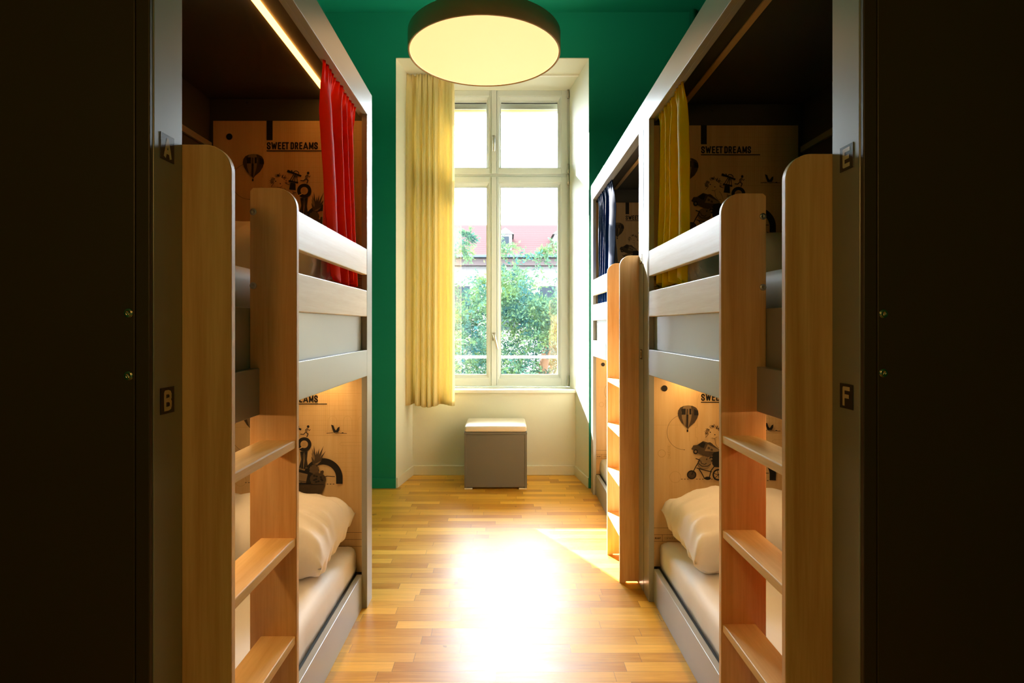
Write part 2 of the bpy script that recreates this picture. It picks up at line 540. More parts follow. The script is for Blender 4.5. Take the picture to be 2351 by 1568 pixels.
# ------------------------------------------------------------------ printed head board
def poster_mesh(x0, ztop, vbot, yf):
    """printed ply board, one mesh; u runs along +x, v downward, metres"""
    mb = MB()
    W = 0.747
    mb.box(x0, x0 + W, yf, yf + 0.010, ztop - vbot, ztop, 0, 0.001)
    F = Flat(mb.bm, lambda u, v, l: (x0 + u, yf - 0.0004 - 0.00003 * l, ztop - v))

    def A(x, y): return ((x / 6.03 - 10) / 471, (y / 6.03 - 8) / 471)
    def B(x, y): return ((x / 6.27 + 2) / 461, (y / 6.27 + 15) / 461)
    def C(x, y): return ((x / 5.806 + 190) / 471, (y / 5.806 + 33) / 471)
    a, b, c = 1 / (6.03 * 471), 1 / (6.27 * 461), 1 / (5.806 * 471)
    K, D, G, T = 1, 2, 3, 4      # ink slots
    rnd = random.Random(3)
    # faint drafting lines and squared-paper field
    for i in range(24):
        u = A(1050 + i * 27, 0)[0]
        F.line([(u, 0.01), (u, 0.30)], 0.0006, T, joints=False)
    for i in range(13):
        v = 0.012 + i * 0.024
        F.line([(A(1050, 0)[0], v), (0.70, v)], 0.0006, T, joints=False)
    F.line([B(690, 690), B(690, 300), B(720, 220), B(760, 190)], 0.0012, T)
    F.line([B(690, 690), B(665, 690), B(665, 830), B(692, 840), B(692, 1100)], 0.0012, T)
    F.line([B(578, 745), B(578, 890)], 0.0010, T)
    F.line([B(70, 660), B(700, 660)], 0.0010, T)
    F.ring(B(375, 1408), 78 * b, 82 * b, T)
    F.ring(B(180, 1068), 50 * b, 56 * b, T)
    for xx in (430, 630, 825):
        F.line([C(xx, 560), C(xx, 425), C(xx + 20, 385), C(xx + 58, 370), C(xx + 95, 385), C(xx + 115, 425), C(xx + 115, 560)], 0.0010, T)
        F.line([C(xx + 57, 380), C(xx + 57, 560)], 0.0007, T)
    F.line([C(385, 578), C(890, 578)], 0.0008, T)
    F.line([C(60, 632), C(890, 632)], 0.0008, T)
    F.line([C(870, 768), C(605, 768), C(580, 744), C(605, 720), C(870, 720)], 0.0010, T)
    F.line([C(380, 70), C(890, 70)], 0.0012, T)
    F.line([C(570, 70), C(570, 290), C(890, 290)], 0.0008, T)
    for k in range(7):
        F.line([C(500 + 20 * (k % 3), 870 + k * 60), C(840, 870 + k * 60)], 0.0006, T)
    # vertical faint word
    word = 'CHAUDIERE'
    for i, ch in enumerate(word):
        cu, cv = B(285, 1140 - i * 22)
        for path in GLYPH[ch]:
            F.line([(cu - 0.006 + (1 - y) * 0.012, cv - x * 0.0058) for x, y in path], 0.0011, T)
    # dot, bar, title
    F.ellipse(A(287, 270), 44 * a, 44 * a, K)
    F.rect(*A(802, 48), *A(886, 318), K)
    for ch, xa, xb in (('S', 806, 858), ('W', 868, 946), ('E', 958, 1004), ('E', 1016, 1058), ('T', 1060, 1110), ('D', 1133, 1182),
                       ('R', 1192, 1240), ('E', 1254, 1298), ('A', 1308, 1378), ('M', 1388, 1452), ('S', 1460, 1510)):
        F.glyph(ch, *A(xa, 346), *A(xb, 446), 18.0 * a, K)
    F.rect(*A(802, 460), 0.5555, A(0, 473)[1], K)
    # hot-air balloon
    out = [(612, 838), (585, 812), (530, 755), (490, 690), (475, 630), (482, 580), (510, 540), (560, 517), (622, 509), (685, 517),
           (735, 542), (762, 582), (769, 630), (752, 690), (712, 755), (645, 812), (625, 838)]
    F.poly([A(*p) for p in out], D)
    for s in ([(560, 517), (622, 509), (640, 560), (600, 560), (585, 812), (560, 780), (535, 690), (525, 600)],
              [(622, 509), (660, 513), (680, 600), (660, 720), (622, 835), (612, 720), (622, 600)]):
        F.poly([A(*p) for p in s], G)
    for s in ([(526, 556), (588, 556), (585, 640), (530, 640)], [(638, 556), (668, 556), (668, 638), (640, 638)],
              [(705, 560), (760, 590), (768, 650), (706, 650)], [(600, 640), (625, 640), (620, 820), (606, 820)]):
        F.poly([A(*p) for p in s], K)
    F.rect(*A(601, 855), *A(623, 885), K)
    F.line([A(612, 838), A(604, 858)], 0.0012, K); F.line([A(618, 838), A(620, 858)], 0.0012, K)
    # dotted arc
    cc = B(507, 760)
    for i in range(60):
        p = PI * 0.5 + PI * i / 60 + 0.02
        F.line([(cc[0] + 253 * b * math.cos(p), cc[1] + 253 * b * math.sin(p)),
                (cc[0] + 253 * b * math.cos(p + 0.040), cc[1] + 253 * b * math.sin(p + 0.040))], 0.0018, D, joints=False)
    F.ellipse(B(503, 1013), 6 * b, 5 * b, K)
    # sketched tousled head (plain doodle)
    fc = A(985, 905)
    F.ellipse(fc, 78 * a, 72 * a, 0)
    for i in range(46):
        th = PI * 0.95 + rnd.uniform(0, PI * 1.1)
        r1 = rnd.uniform(70, 95) * a
        r2 = r1 + rnd.uniform(25, 60) * a
        dx = rnd.uniform(-.25, .25)
        F.line([(fc[0] + r1 * math.cos(th), fc[1] + r1 * math.sin(th)), (fc[0] + r2 * math.cos(th + dx), fc[1] + r2 * math.sin(th + dx) + 14 * a)],
               rnd.choice((0.0010, 0.0016, 0.0022)), rnd.choice((K, D, D)))
    F.ellipse(A(932, 888), 8 * a, 8 * a, K); F.ellipse(A(996, 922), 8 * a, 8 * a, K)
    F.line([A(950, 968), A(990, 975), A(1030, 950)], 0.0012, D)
    F.line([B(940, 850), B(950, 930), B(985, 985), B(1030, 975)], 0.0014, D)
    F.line([B(1000, 860), B(1035, 900), B(1060, 980)], 0.0014, D)
    # surveying telescope
    F.line([A(1092, 745), A(1285, 818)], 26 * a, K)
    F.line([A(1095, 746), A(1130, 760)], 34 * a, K)
    F.line([A(1150, 735), A(1162, 765)], 14 * a, K)
    F.ring(A(1212, 788), 36 * a, 46 * a, K, PI, 2 * PI)
    F.ring(A(1205, 800), 20 * a, 26 * a, D)
    for p, q in (((1180, 795), (1125, 885)), ((1200, 800), (1160, 885)), ((1205, 800), (1195, 890)), ((1222, 805), (1232, 900))):
        F.line([A(*p), A(*q)], 9 * a, K)
    F.line([A(1110, 884), A(1242, 910)], 24 * a, K)
    F.poly([A(*p) for p in ((1140, 905), (1202, 915), (1208, 1012), (1118, 1000))], K)
    for k in range(5):
        F.line([A(1126, 925 + k * 18), A(1210, 930 + k * 18)], 8 * a, K)
    for k in range(12):
        F.ellipse(A(1190 + rnd.uniform(-25, 35), 1035 + rnd.uniform(-15, 55)), 6 * a, 5 * a, K, 8)
    # runner
    F.ellipse(A(1381, 776), 17 * a, 19 * a, K)
    F.poly([A(*p) for p in ((1362, 795), (1384, 800), (1366, 850), (1340, 858), (1338, 830))], G)
    F.line([A(1350, 852), A(1380, 878), A(1362, 920)], 14 * a, D)
    F.line([A(1345, 855), A(1318, 884), A(1274, 880)], 13 * a, D)
    F.line([A(1372, 806), A(1398, 832), A(1412, 812)], 8 * a, D)
    F.line([A(1358, 806), A(1340, 826)], 8 * a, D)
    # record ring
    F.ring(A(1327, 1020), 52 * a, 98 * a, K)
    F.ellipse(A(1327, 1020), 50 * a, 50 * a, T)
    for k in range(4):
        F.line([A(1300, 1000 + k * 13), A(1350, 1000 + k * 13)], 0.0007, D)
    F.line([A(1240, 1090), A(1300, 1060)], 12 * a, 0)
    # arch
    ctr = C(365, 1188)
    F.ring(ctr, 175 * c, 260 * c, K, PI, 2 * PI)
    F.rect(*C(540, 1187), *C(625, 1268), K)
    F.rect(*C(105, 1187), *C(190, 1268), K)
    # boots
    F.poly([C(*p) for p in ((64, 842), (112, 842), (108, 960), (104, 1070), (46, 1062), (76, 945))], K)
    F.poly([C(*p) for p in ((116, 842), (162, 836), (152, 945), (168, 1072), (108, 1072), (120, 960))], K)
    F.line([C(90, 880), C(82, 1050)], 12 * c, D); F.line([C(136, 880), C(142, 1050)], 12 * c, D)
    F.line([C(50, 1055), C(78, 1062)], 9 * c, G); F.line([C(130, 1058), C(162, 1058)], 9 * c, G)
    # pineapple crown and fruit
    for tip in ((245, 755), (220, 788), (375, 765), (402, 832), (214, 850), (372, 868), (318, 795), (210, 905), (372, 910), (285, 820), (345, 960)):
        bx = 262 + (tip[0] - 285) * 0.12
        F.poly([C(bx - 20, 1010), C(bx + 20, 1015), C((bx + tip[0]) / 2 + 16, (1010 + tip[1]) / 2), C(*tip), C((bx + tip[0]) / 2 - 12, (1010 + tip[1]) / 2)], rnd.choice((D, D, G)))
    F.ellipse(C(250, 1088), 66 * c, 76 * c, D)
    for i in range(7):
        for j in range(7):
            px, py = 195 + i * 18 + (j % 2) * 9, 1030 + j * 19
            if ((px - 250) / 58) ** 2 + ((py - 1088) / 68) ** 2 < 1:
                F.ellipse(C(px, py), 6 * c, 7 * c, G, 6)
    # case, tortoise, heron beak, tub
    F.poly([C(*p) for p in ((-80, 1060), (60, 1075), (238, 1130), (205, 1270), (-80, 1270))], K)
    F.poly([C(*p) for p in ((-70, 1085), (165, 1140), (140, 1255), (-70, 1250))], G)
    F.line([C(-70, 1215), C(145, 1240)], 10 * c, D)
    F.ellipse(C(300, 1205), 108 * c, 82 * c, D, rot=0.1)
    for k in range(10):
        F.ellipse(C(235 + rnd.uniform(0, 130), 1160 + rnd.uniform(0, 85)), 17 * c, 13 * c, K, 7)
    F.poly([C(*p) for p in ((328, 1140), (335, 1095), (368, 1088), (380, 1105), (362, 1150))], D)
    F.poly([C(*p) for p in ((345, 1260), (398, 1215), (392, 1300), (350, 1395), (308, 1402), (320, 1300))], D)
    F.line([C(385, 1178), C(420, 1165), C(525, 1171)], 9 * c, K)
    F.poly([C(*p) for p in ((-115, 1275), (376, 1275), (318, 1400), (302, 1490), (-40, 1490))], D)
    F.rect(*C(90, 1398), *C(173, 1484), K)
    F.line([C(-115, 1277), C(376, 1277)], 10 * c, K)
    # crane in flight
    F.poly([C(*p) for p in ((474, 482), (505, 492), (522, 540), (540, 560), (565, 520), (588, 508), (586, 548), (566, 588), (508, 584), (488, 530))], K)
    F.poly([C(*p) for p in ((498, 585), (575, 582), (600, 594), (545, 604))], G)
    F.line([C(414, 595), C(500, 590)], 7 * c, D); F.line([C(590, 594), C(684, 598)], 7 * c, D)
    F.ellipse(C(628, 592), 14 * c, 7 * c, K)
    # van
    F.poly([B(*p) for p in ((597, 1000), (628, 946), (682, 940), (766, 884), (832, 905), (905, 930), (1010, 1015), (985, 1050), (880, 1105), (835, 1120), (692, 1062), (640, 1025))], D)
    F.poly([B(*p) for p in ((835, 930), (1000, 1012), (985, 1045), (790, 1025))], G)
    F.poly([B(*p) for p in ((692, 940), (762, 896), (804, 915), (778, 985), (740, 975))], K)
    F.poly([B(*p) for p in ((835, 905), (870, 902), (905, 925), (905, 945))], D)
    for p in ((838, 965), (880, 990)):
        F.poly([B(p[0], p[1]), B(p[0] + 30, p[1] + 12), B(p[0] + 22, p[1] + 40), B(p[0] - 10, p[1] + 28)], D)
    for p in ((660, 1037), (884, 1143)):
        F.ellipse(B(*p), 34 * b, 36 * b, K); F.ellipse(B(*p), 17 * b, 18 * b, G)
    # lemon-shaped basket, engine, bicycle
    F.ellipse(B(785, 1195), 98 * b, 92 * b, G)
    F.line([B(700, 1205), B(750, 1245), B(830, 1245), B(876, 1215)], 10 * b, K)
    F.line([B(730, 1165), B(745, 1205), B(790, 1220), B(815, 1200)], 9 * b, K)
    F.line([B(815, 1155), B(825, 1135)], 14 * b, K)
    F.poly([B(*p) for p in ((900, 1075), (925, 1042), (1010, 1030), (1060, 1060), (1060, 1230), (1020, 1262), (930, 1258), (900, 1215))], K)
    F.ellipse(B(603, 1368), 68 * b, 65 * b, K); F.ellipse(B(603, 1368), 50 * b, 48 * b, D)
    F.line([B(603, 1368), B(668, 1240), B(720, 1155), B(660, 1135)], 13 * b, K)
    F.line([B(670, 1270), B(780, 1300), B(895, 1328)], 12 * b, K)
    F.line([B(700, 1275), B(745, 1340), B(790, 1428)], 12 * b, K)
    F.line([B(925, 1250), B(880, 1310), B(858, 1400)], 14 * b, K)
    F.ellipse(B(832, 1418), 45 * b, 24 * b, K)
    F.ring(B(985, 1368), 62 * b, 84 * b, K)
    for k in range(6):
        p = k * PI / 3 + 0.3
        F.line([B(985, 1368), (B(985, 1368)[0] + 66 * b * math.cos(p), B(985, 1368)[1] + 66 * b * math.sin(p))], 8 * b, K)
    # dashed ground line
    for k in range(19):
        if 2 < k < 5:
            continue
        F.rect(*B(450 + k * 43, 1426), *B(474 + k * 43, 1434), K)
    for k in range(3):
        F.rect(*C(418 + k * 40, 1265), *C(440 + k * 40, 1273), K)
    # caption boxes
    for v in (0.769, 0.8025, 0.836):
        F.line([(0.0, v), (W, v)], 0.0014, K, joints=False)
    for u in (0.067, 0.150, 0.36, 0.52):
        F.line([(u, 0.8025), (u, 0.836)], 0.0014, K, joints=False)
    for i, ch in enumerate('NUANT'):
        F.glyph(ch, 0.0305 + i * 0.0062, 0.815, 0.0355 + i * 0.0062, 0.8245, 0.0016, K)
    for i, ch in enumerate('[SPACE]'):
        F.glyph(ch, 0.079 + i * 0.0075, 0.814, 0.0845 + i * 0.0075, 0.8245, 0.0009, K)
    return mb


# ------------------------------------------------------------------ bunk beds
GREY = 'grey'


def ladder_side(sx, y0, y1, mat):
    """upright board with a rounded aisle-side top corner"""
    r = 0.056
    xo, xi, zt = -0.100, 0.026, 1.722
    pts = [(xi, 0.0), (xi, zt - 0.008), (xi - 0.008, zt)]
    for i in range(13):
        a = PI / 2 * i / 12
        pts.append((xo + r - r * math.sin(a), zt - r + r * math.cos(a)))
    pts += [(xo, 0.0), (xo + 0.030, 0.0), (xo + 0.034, 0.007), (xi - 0.034, 0.007), (xi - 0.030, 0.0)]
    mb = MB()
    mb.prism([(sx * x, z) for x, z in pts], 'y', y0, y1, 0, 0.0022)
    return mb


def bolt_mb(c, axis_sign=-1, r=0.0092):
    s = axis_sign
    prof = [(0.0, s * 0.0005), (0.0028, s * 0.0005), (0.0030, s * 0.0026), (r * 0.72, s * 0.0030), (r * 0.78, s * 0.0020), (r * 0.86, s * 0.0026), (r, s * 0.0016), (r, -s * 0.002)]
    return MB().lathe(prof, 'y', c, 24)


def letter_plate(sx, ch, z0, parent):
    mb = MB()
    y0, y1 = (0.034, 0.085)
    mb.box(-sx * 0.0014 if sx < 0 else -0.0014, 0.0, y0, y1, z0, z0 + 0.051, 0, 0.0005)
    if sx < 0:
        mb.bm.free()
        mb = MB().box(0.0, 0.0014, y0, y1, z0, z0 + 0.051, 0, 0.0005)
        fn = lambda u, v, l: (0.0016 + 0.00003 * l, y0 + u, z0 + 0.051 - v)
    else:
        fn = lambda u, v, l: (-0.0016 - 0.00003 * l, y1 - u, z0 + 0.051 - v)
    F = Flat(mb.bm, fn, 1)
    F.glyph(ch, 0.0115, 0.0055, 0.0395, 0.0455, 0.0082, 1)
    o = mb.build('letter_plate', ['plate', 'letter'], parent)
    o['label'] = 'black plate with the cream letter ' + ch
    return o


def make_bed(loc, sx, label, letters, poster_x, led_upper, led_lower):
    root = empty('bunk_bed', loc, label, 'bunk bed', 'bunk beds along the aisle')

    def B(name, mat, *boxes, bev=0.002):
        mb = MB()
        for (x0, x1, y0, y1, z0, z1) in boxes:
            mb.box(sx * x0, sx * x1, y0, y1, z0, z1, 0, bev)
        return mb.build(name, mat, root)
    # frame
    B('post', GREY, (0, 0.027, 0.0125, 0.1195, 0, 2.3645))
    B('post', GREY, (0, 0.026, 1.886, 2.0, 0, 2.3645))
    B('top_beam', GREY, (0, 0.026, 0, 2.0, 2.365, 2.494))
    B('curtain_track', GREY, (0.0265, 0.047, 0.12, 1.94, 2.367, 2.392), bev=0.0012)
    B('lower_rail', GREY, (0, 0.026, 0.1205, 1.8855, 1.112, 1.237))
    B('side_panel', GREY, (0.0265, 0.044, 0.03, 1.935, 1.14, 1.400))
    B('base_board', GREY, (0.024, 0.050, 0.028, 1.885, 0.0, 0.163))
    B('end_panel', 'end', (0.029, 0.80, 0.0005, 0.026, 0, 2.49), (0.0012, 0.0275, 0.0, 0.012, 0, 2.3645))
    B('end_panel', 'black', (0.0265, 0.80, 1.974, 2.0, 0, 2.49))
    B('back_panel', 'black', (0.781, 0.80, 0.0265, 1.9735, 0, 2.49))
    B('canopy', 'black', (0.0475, 0.7805, 0.0265, 1.9735, 2.460, 2.478))
    B('wall_strip', GREY, (0.766, 0.781, 0.05, 1.94, 2.214, 2.244))
    B('berth_base', 'black', (0.0445, 0.7805, 0.0265, 1.9495, 1.120, 1.136), (0.0445, 0.7805, 0.0265, 1.9495, 1.343, 1.360))
    B('berth_base', 'black', (0.0505, 0.7805, 0.0265, 1.9495, 0.130, 0.150))
    hb = B('headboard', 'black', (0.0265, 0.7805, 1.9505, 1.9735, 0, 2.4595))
    for k, x in enumerate((0.12, 0.33, 0.60)):
        bolt_mb((sx * x, 1.9505, 2.425 if k % 2 else 2.44), -1, 0.006).build('bolt', 'black', hb)
    poster_mesh(poster_x, 2.350, 0.985, 1.9400).build('printed_board', ['ply', 'ink', 'ink2', 'ink3', 'ink4'], root)
    poster_mesh(poster_x, 1.119, 0.965, 1.9400).build('printed_board', ['ply', 'ink', 'ink2', 'ink3', 'ink4'], root)
    # guard boards
    B('guard_board', 'wood_h', (0, 0.026, 0.5535, 1.883, 1.595, 1.7185), bev=0.003)
    B('guard_board', 'wood_h', (0, 0.026, 0.5535, 1.883, 1.396, 1.5205), bev=0.003)
    # light strips
    for z, lit in ((2.4525, led_upper), (1.1125, led_lower)):
        mb = MB().box(sx * 0.1735, sx * 0.1995, 0.10, 1.93, z, z + 0.007, 0, 0.001)
        o = mb.build('light_strip', ('led' if z > 2 else 'led_low') if lit else 'led_off', root)
        if lit and z > 2: o['label'] = 'glowing warm light strip'
    # ladder: thing > part > sub-part
    lad = ladder_side(sx, 0.1200, 0.1400, 'wood_v').build('ladder', 'wood_v', root)
    ladder_side(sx, 0.5330, 0.5530, 'wood_v').build('ladder_side', 'wood_v', lad)
    for z in (1.045, 0.782, 0.519, 0.256):
        mb = MB().box(sx * -0.097, sx * -0.004, 0.1400, 0.5330, z - 0.023, z, 0, 0.003)
        mb.build('tread', 'wood_t', lad)
    for z in (1.657, 1.459):
        bolt_mb((sx * 0.0165, 0.5330, z)).build('bolt', 'steel', lad)
    for z in (1.3745, 1.258):
        bolt_mb((sx * 0.040, 0.0005, z), -1, 0.0088).build('bolt', 'brass', root)
    for ch, z in zip(letters, (1.672, 1.180)):
        letter_plate(sx, ch, z, root)
    return root


BL = (-0.659, 1.198, 0.0)
BR = (0.705, 1.269, 0.0)
BF = (0.705, 3.271, 0.0)
left_bed = make_bed(BL, -1, 'grey bunk bed with letter plates A and B, with a red top curtain', 'AB', -0.761, True, True)
right_bed = make_bed(BR, 1, 'grey bunk bed with letter plates E and F, with a yellow top curtain', 'EF', 0.009, False, True)
far_bed = copy_tree(right_bed, None, skip=('letter_plate',))
far_bed.location = BF
for ch in list(far_bed.children):
    if ch.name.startswith('bolt'):
        bpy.data.objects.remove(ch)
far_bed['label'] = 'grey bunk bed nearest the window, its top berth hung with a dark blue curtain'
for ch, z in zip('CD', (1.672, 1.180)):
    letter_plate(1, ch, z, far_bed)


# ------------------------------------------------------------------ mattresses and pillows
def mattress(bed, sx, z0, z1, label, seed):
    x0, x1 = bed[0] + sx * 0.064, bed[0] + sx * 0.772
    y0, y1 = bed[1] + 0.04, bed[1] + 1.934
    cx, cy = (x0 + x1) / 2, (y0 + y1) / 2
    hx, hy, h = abs(x1 - x0) / 2, (y1 - y0) / 2, z1 - z0
    bm = bmesh.new()
    nx, ny = 30, 70
    top = {}
    r = 0.045

    def edge(d):
        return 1.0 if d > r else math.sqrt(max(0.0, 1 - ((r - d) / r) ** 2))
    for i in range(nx + 1):
        for j in range(ny + 1):
            u = -1 + 2 * i / nx; v = -1 + 2 * j / ny
            u = math.copysign(1 - (1 - abs(u)) ** 1.5, u); v = math.copysign(1 - (1 - abs(v)) ** 1.6, v)
            x, y = u * hx, v * hy
            d = min(hx - abs(x), hy - abs(y))
            z = h - r + r * edge(d)
            n = noise.noise(Vector((x * 5 + seed, y * 2.5, 1))) * 0.008 + noise.noise(Vector((x * 20 + seed, y * 6 + 3 * x, 4))) * 0.005
            top[i, j] = bm.verts.new((x, y, z + n * min(1, d / 0.05)))
    for i in range(nx):
        for j in range(ny):
            bm.faces.new([top[i, j], top[i + 1, j], top[i + 1, j + 1], top[i, j + 1]])
    loop = [(i, 0) for i in range(nx)] + [(nx, j) for j in range(ny)] + [(i, ny) for i in range(nx, 0, -1)] + [(0, j) for j in range(ny, 0, -1)]
    prev = [top[k] for k in loop]
    for lev, zz in enumerate((h * 0.45, h * 0.2, 0.0)):
        row = []
        for k, p in zip(loop, prev):
            o = noise.noise(Vector((top[k].co.x * 9 + seed, top[k].co.y * 9, lev * 2.0))) * 0.006
            sc = 1 + o / max(hx, 0.1)
            row.append(bm.verts.new((top[k].co.x * (sc if lev < 2 else 0.99), top[k].co.y * (1 if lev < 2 else 0.995), zz)))
        for a in range(len(loop)):
            bb = (a + 1) % len(loop)
            bm.faces.new([prev[a], row[a], row[bb], prev[bb]])
        prev = row
    bm.faces.new(prev)
    bmesh.ops.recalc_face_normals(bm, faces=list(bm.faces))
    for f in bm.faces: f.smooth = True
    mb = MB(); mb.bm.free(); mb.bm = bm
    o = mb.build('mattress', 'sheet', None, (cx, cy, z0))
    tag(o, label, 'mattress', 'white sheeted mattresses in the berths')


mattress(BL, -1, 1.360, 1.520, 'white sheeted mattress on the top berth of the bunk with plates A and B', 1.0)
mattress(BL, -1, 0.150, 0.292, 'white sheeted mattress on the bottom berth of the bunk with plates A and B', 2.0)
mattress(BR, 1, 1.360, 1.518, 'white sheeted mattress on the top berth of the bunk with plates E and F', 3.0)
mattress(BR, 1, 0.150, 0.290, 'white sheeted mattress on the bottom berth of the bunk with plates E and F', 4.0)
mattress(BF, 1, 1.360, 1.518, 'white sheeted mattress on the top berth of the bunk nearest the window', 5.0)
mattress(BF, 1, 0.150, 0.290, 'white sheeted mattress on the bottom berth of the bunk nearest the window', 6.0)


def pillow(loc, size, rot, label, seed):
    bm = bmesh.new()
    n = 44
    lx, ly, lz = size
    sides = []
    for sgn in (1, -1):
        g = {}
        for i in range(n + 1):
            for j in range(n + 1):
                u = -1 + 2 * i / n; v = -1 + 2 * j / n
                # pulled-in sides, pointed corners
                px = u * (1 - 0.05 * (1 - v * v)); py = v * (1 - 0.05 * (1 - u * u))
                e = max(0.0, (1 - abs(u) ** 4.0)) ** 0.36 * max(0.0, (1 - abs(v) ** 3.0)) ** 0.42
                x, y = px * lx / 2, py * ly / 2
                w = noise.noise(Vector((x * 5 + seed, y * 5, sgn))) * 0.040 + noise.noise(Vector((x * 11 + seed, y * 8 + 2 * x, sgn * 3))) * 0.022
                # gathers running in from the ends
                gth = math.sin(v * 17 + seed + 3 * noise.noise(Vector((v * 3, seed, 0)))) * 0.024 * max(0, abs(u) - 0.45) + \
                    math.sin(u * 23 + seed) * 0.014 * max(0, abs(v) - 0.45)
                z = sgn * (lz / 2 * e * (1.12 if sgn > 0 else 0.82)) + (w * 0.7 + gth) * min(1.0, e * 2)
                g[i, j] = (x, y, z)
        sides.append(g)
    vt = {k: bm.verts.new(p) for k, p in sides[0].items()}
    vb = {}
    for k, p in sides[1].items():
        vb[k] = vt[k] if (k[0] in (0, n) or k[1] in (0, n)) else bm.verts.new(p)
    for i in range(n):
        for j in range(n):
            bm.faces.new([vt[i, j], vt[i + 1, j], vt[i + 1, j + 1], vt[i, j + 1]])
            try:
                bm.faces.new([vb[i, j], vb[i, j + 1], vb[i + 1, j + 1], vb[i + 1, j]])
            except ValueError:
                pass
    for f in bm.faces: f.smooth = True
    mb = MB(); mb.bm.free(); mb.bm = bm
    o = mb.build('pillow', 'sheet', None, loc, rot)
    tag(o, label, 'pillow', 'white pillows at the printed headboards')


R = math.radians
pillow((-1.075, 2.855, 0.415), (0.70, 0.50, 0.30), (R(10), R(0), R(-3)), 'plump white pillow on the bottom berth of the bunk with plates A and B', 1.3)
pillow((1.135, 2.935, 0.408), (0.72, 0.50, 0.30), (R(10), R(0), R(3)), 'plump white pillow on the bottom berth of the bunk with plates E and F', 4.1)
pillow((-1.080, 2.830, 1.640), (0.68, 0.50, 0.29), (R(10), R(0), R(-5)), 'white pillow on the top berth behind the guard boards, beside the red curtain', 7.7)
pillow((1.135, 2.910, 1.630), (0.70, 0.48, 0.26), (R(8), R(0), R(4)), 'white pillow on the top berth behind the guard boards, beside the yellow curtain', 9.2)


# ------------------------------------------------------------------ curtains
def sheet(fn, nu, nv, name, mat, parent=None, thick=0.0016):
    bm = bmesh.new()
    g = [[bm.verts.new(fn(i / nu, j / nv)) for j in range(nv + 1)] for i in range(nu + 1)]
    for i in range(nu):
        for j in range(nv):
            f = bm.faces.new([g[i][j], g[i + 1][j], g[i + 1][j + 1], g[i][j + 1]])
            f.smooth = True
    mb = MB(); mb.bm.free(); mb.bm = bm
    o = mb.build(name, mat, parent)
    s = o.modifiers.new('thickness', 'SOLIDIFY')
    s.thickness = thick
    return o


def berth_curtain(X, sx, ytop, ybot, ztop, zbot, mat, label, seed, folds=4, amp=0.028, lining=0.05):
    """hangs along the aisle side of a berth, bunched at the headboard end"""
    root = empty('berth_curtain', (X, (ytop[0] + ytop[1]) / 2, zbot), label, 'curtain', 'coloured berth curtains')
    ox, oy, oz = root.location
    rnd = random.Random(seed)
    # irregular fold phase: narrow folds towards the post, a broad one on the open side
    ph = [0.0]
    ws = [2.6, 1.3] + [rnd.uniform(0.55, 1.15) for _ in range(folds * 2 - 2)]
    tot = sum(ws)
    for w in ws: ph.append(ph[-1] + w / tot)

    def fold(u):
        for k in range(len(ws)):
            if u <= ph[k + 1] or k == len(ws) - 1:
                t = (u - ph[k]) / (ph[k + 1] - ph[k])
                return (1 if k % 2 == 0 else -1) * math.sin(PI * max(0, min(1, t)))
        return 0

    def fn(u, v, lin=False):
        y = (ytop[0] * (1 - v) + ybot[0] * v) * (1 - u) + (ytop[1] * (1 - v) + ybot[1] * v) * u
        bulge = 0.030 * math.sin(PI * min(1, v * 1.1)) * (1 - u)
        y += -bulge * 0.6
        z = ztop + (zbot - ztop) * v
        z += 0.012 * math.sin(u * 19 + seed) * v ** 6
        head = max(0.0, 1 - v / 0.10)
        x = -(0.5 - 0.5 * fold(u)) * 2 * amp * (0.35 + 0.65 * min(1, v / 0.22)) * (1 - 0.75 * head)
        x += head * 0.006 * math.sin(u * 2 * PI * folds * 3.2)
        x += 0.008 * noise.noise(Vector((u * 3 + seed, v * 2.2, 0.3))) + 0.003 * noise.noise(Vector((u * 7, v * 6 + seed, 0.9)))
        x += 0.004 * math.sin(u * 40) * max(0, v - 0.8) * 3
        if lin:
            y += 0.24 - (0.24 + lining) * max(0.0, (v - 0.3) / 0.7) ** 0.8
            x = -2 * amp - 0.004 + 0.004 * math.sin(u * 14)
        return Vector((-sx * x, y - oy, z - oz))
    sheet(fn, 150, 60, 'cloth', mat, root)
    if lining:
        sheet(lambda u, v: fn(0.03 + u * 0.25, v, True), 60, 40, 'lining', 'lining', root)
    return root


berth_curtain(-0.693, -1, (2.455, 3.015), (2.66, 3.07), 2.366, 1.545, 'red', 'bright red curtain gathered at the far end of the top berth', 2, 4)
berth_curtain(0.739, 1, (2.675, 3.135), (2.70, 3.20), 2.366, 1.545, 'yellow', 'yellow curtain gathered at the far end of the top berth', 5, 4, lining=0)
berth_curtain(0.739, 1, (4.47, 5.150), (4.52, 5.20), 2.366, 1.535, 'blue', 'dark blue curtain gathered at the window end of the top berth', 8, 5, lining=0.10)
berth_curtain(0.768, 1, (1.41, 1.70), (1.41, 1.835), 1.108, 0.455, 'orange', 'orange curtain bunched behind the ladder of the bottom berth', 11, 5, lining=0)

# window curtain: flat leading edge, four narrow pleats, one broad fold
KX = [(-0.872, .03), (-0.845, .035), (-0.818, .02), (-0.806, -.045), (-0.785, -.05), (-0.772, .035), (-0.755, .05), (-0.735, .03), (-0.729, -.02), (-0.722, .03), (-0.705, .05),
      (-0.688, .03), (-0.682, -.02), (-0.675, .03), (-0.660, .05), (-0.640, .03), (-0.634, -.02), (-0.627, .03), (-0.610, .05), (-0.590, .03),
      (-0.583, -.03), (-0.572, -.035), (-0.545, -.02), (-0.510, .015), (-0.480, .045), (-0.462, .045), (-0.450, .02), (-0.446, -.01)]


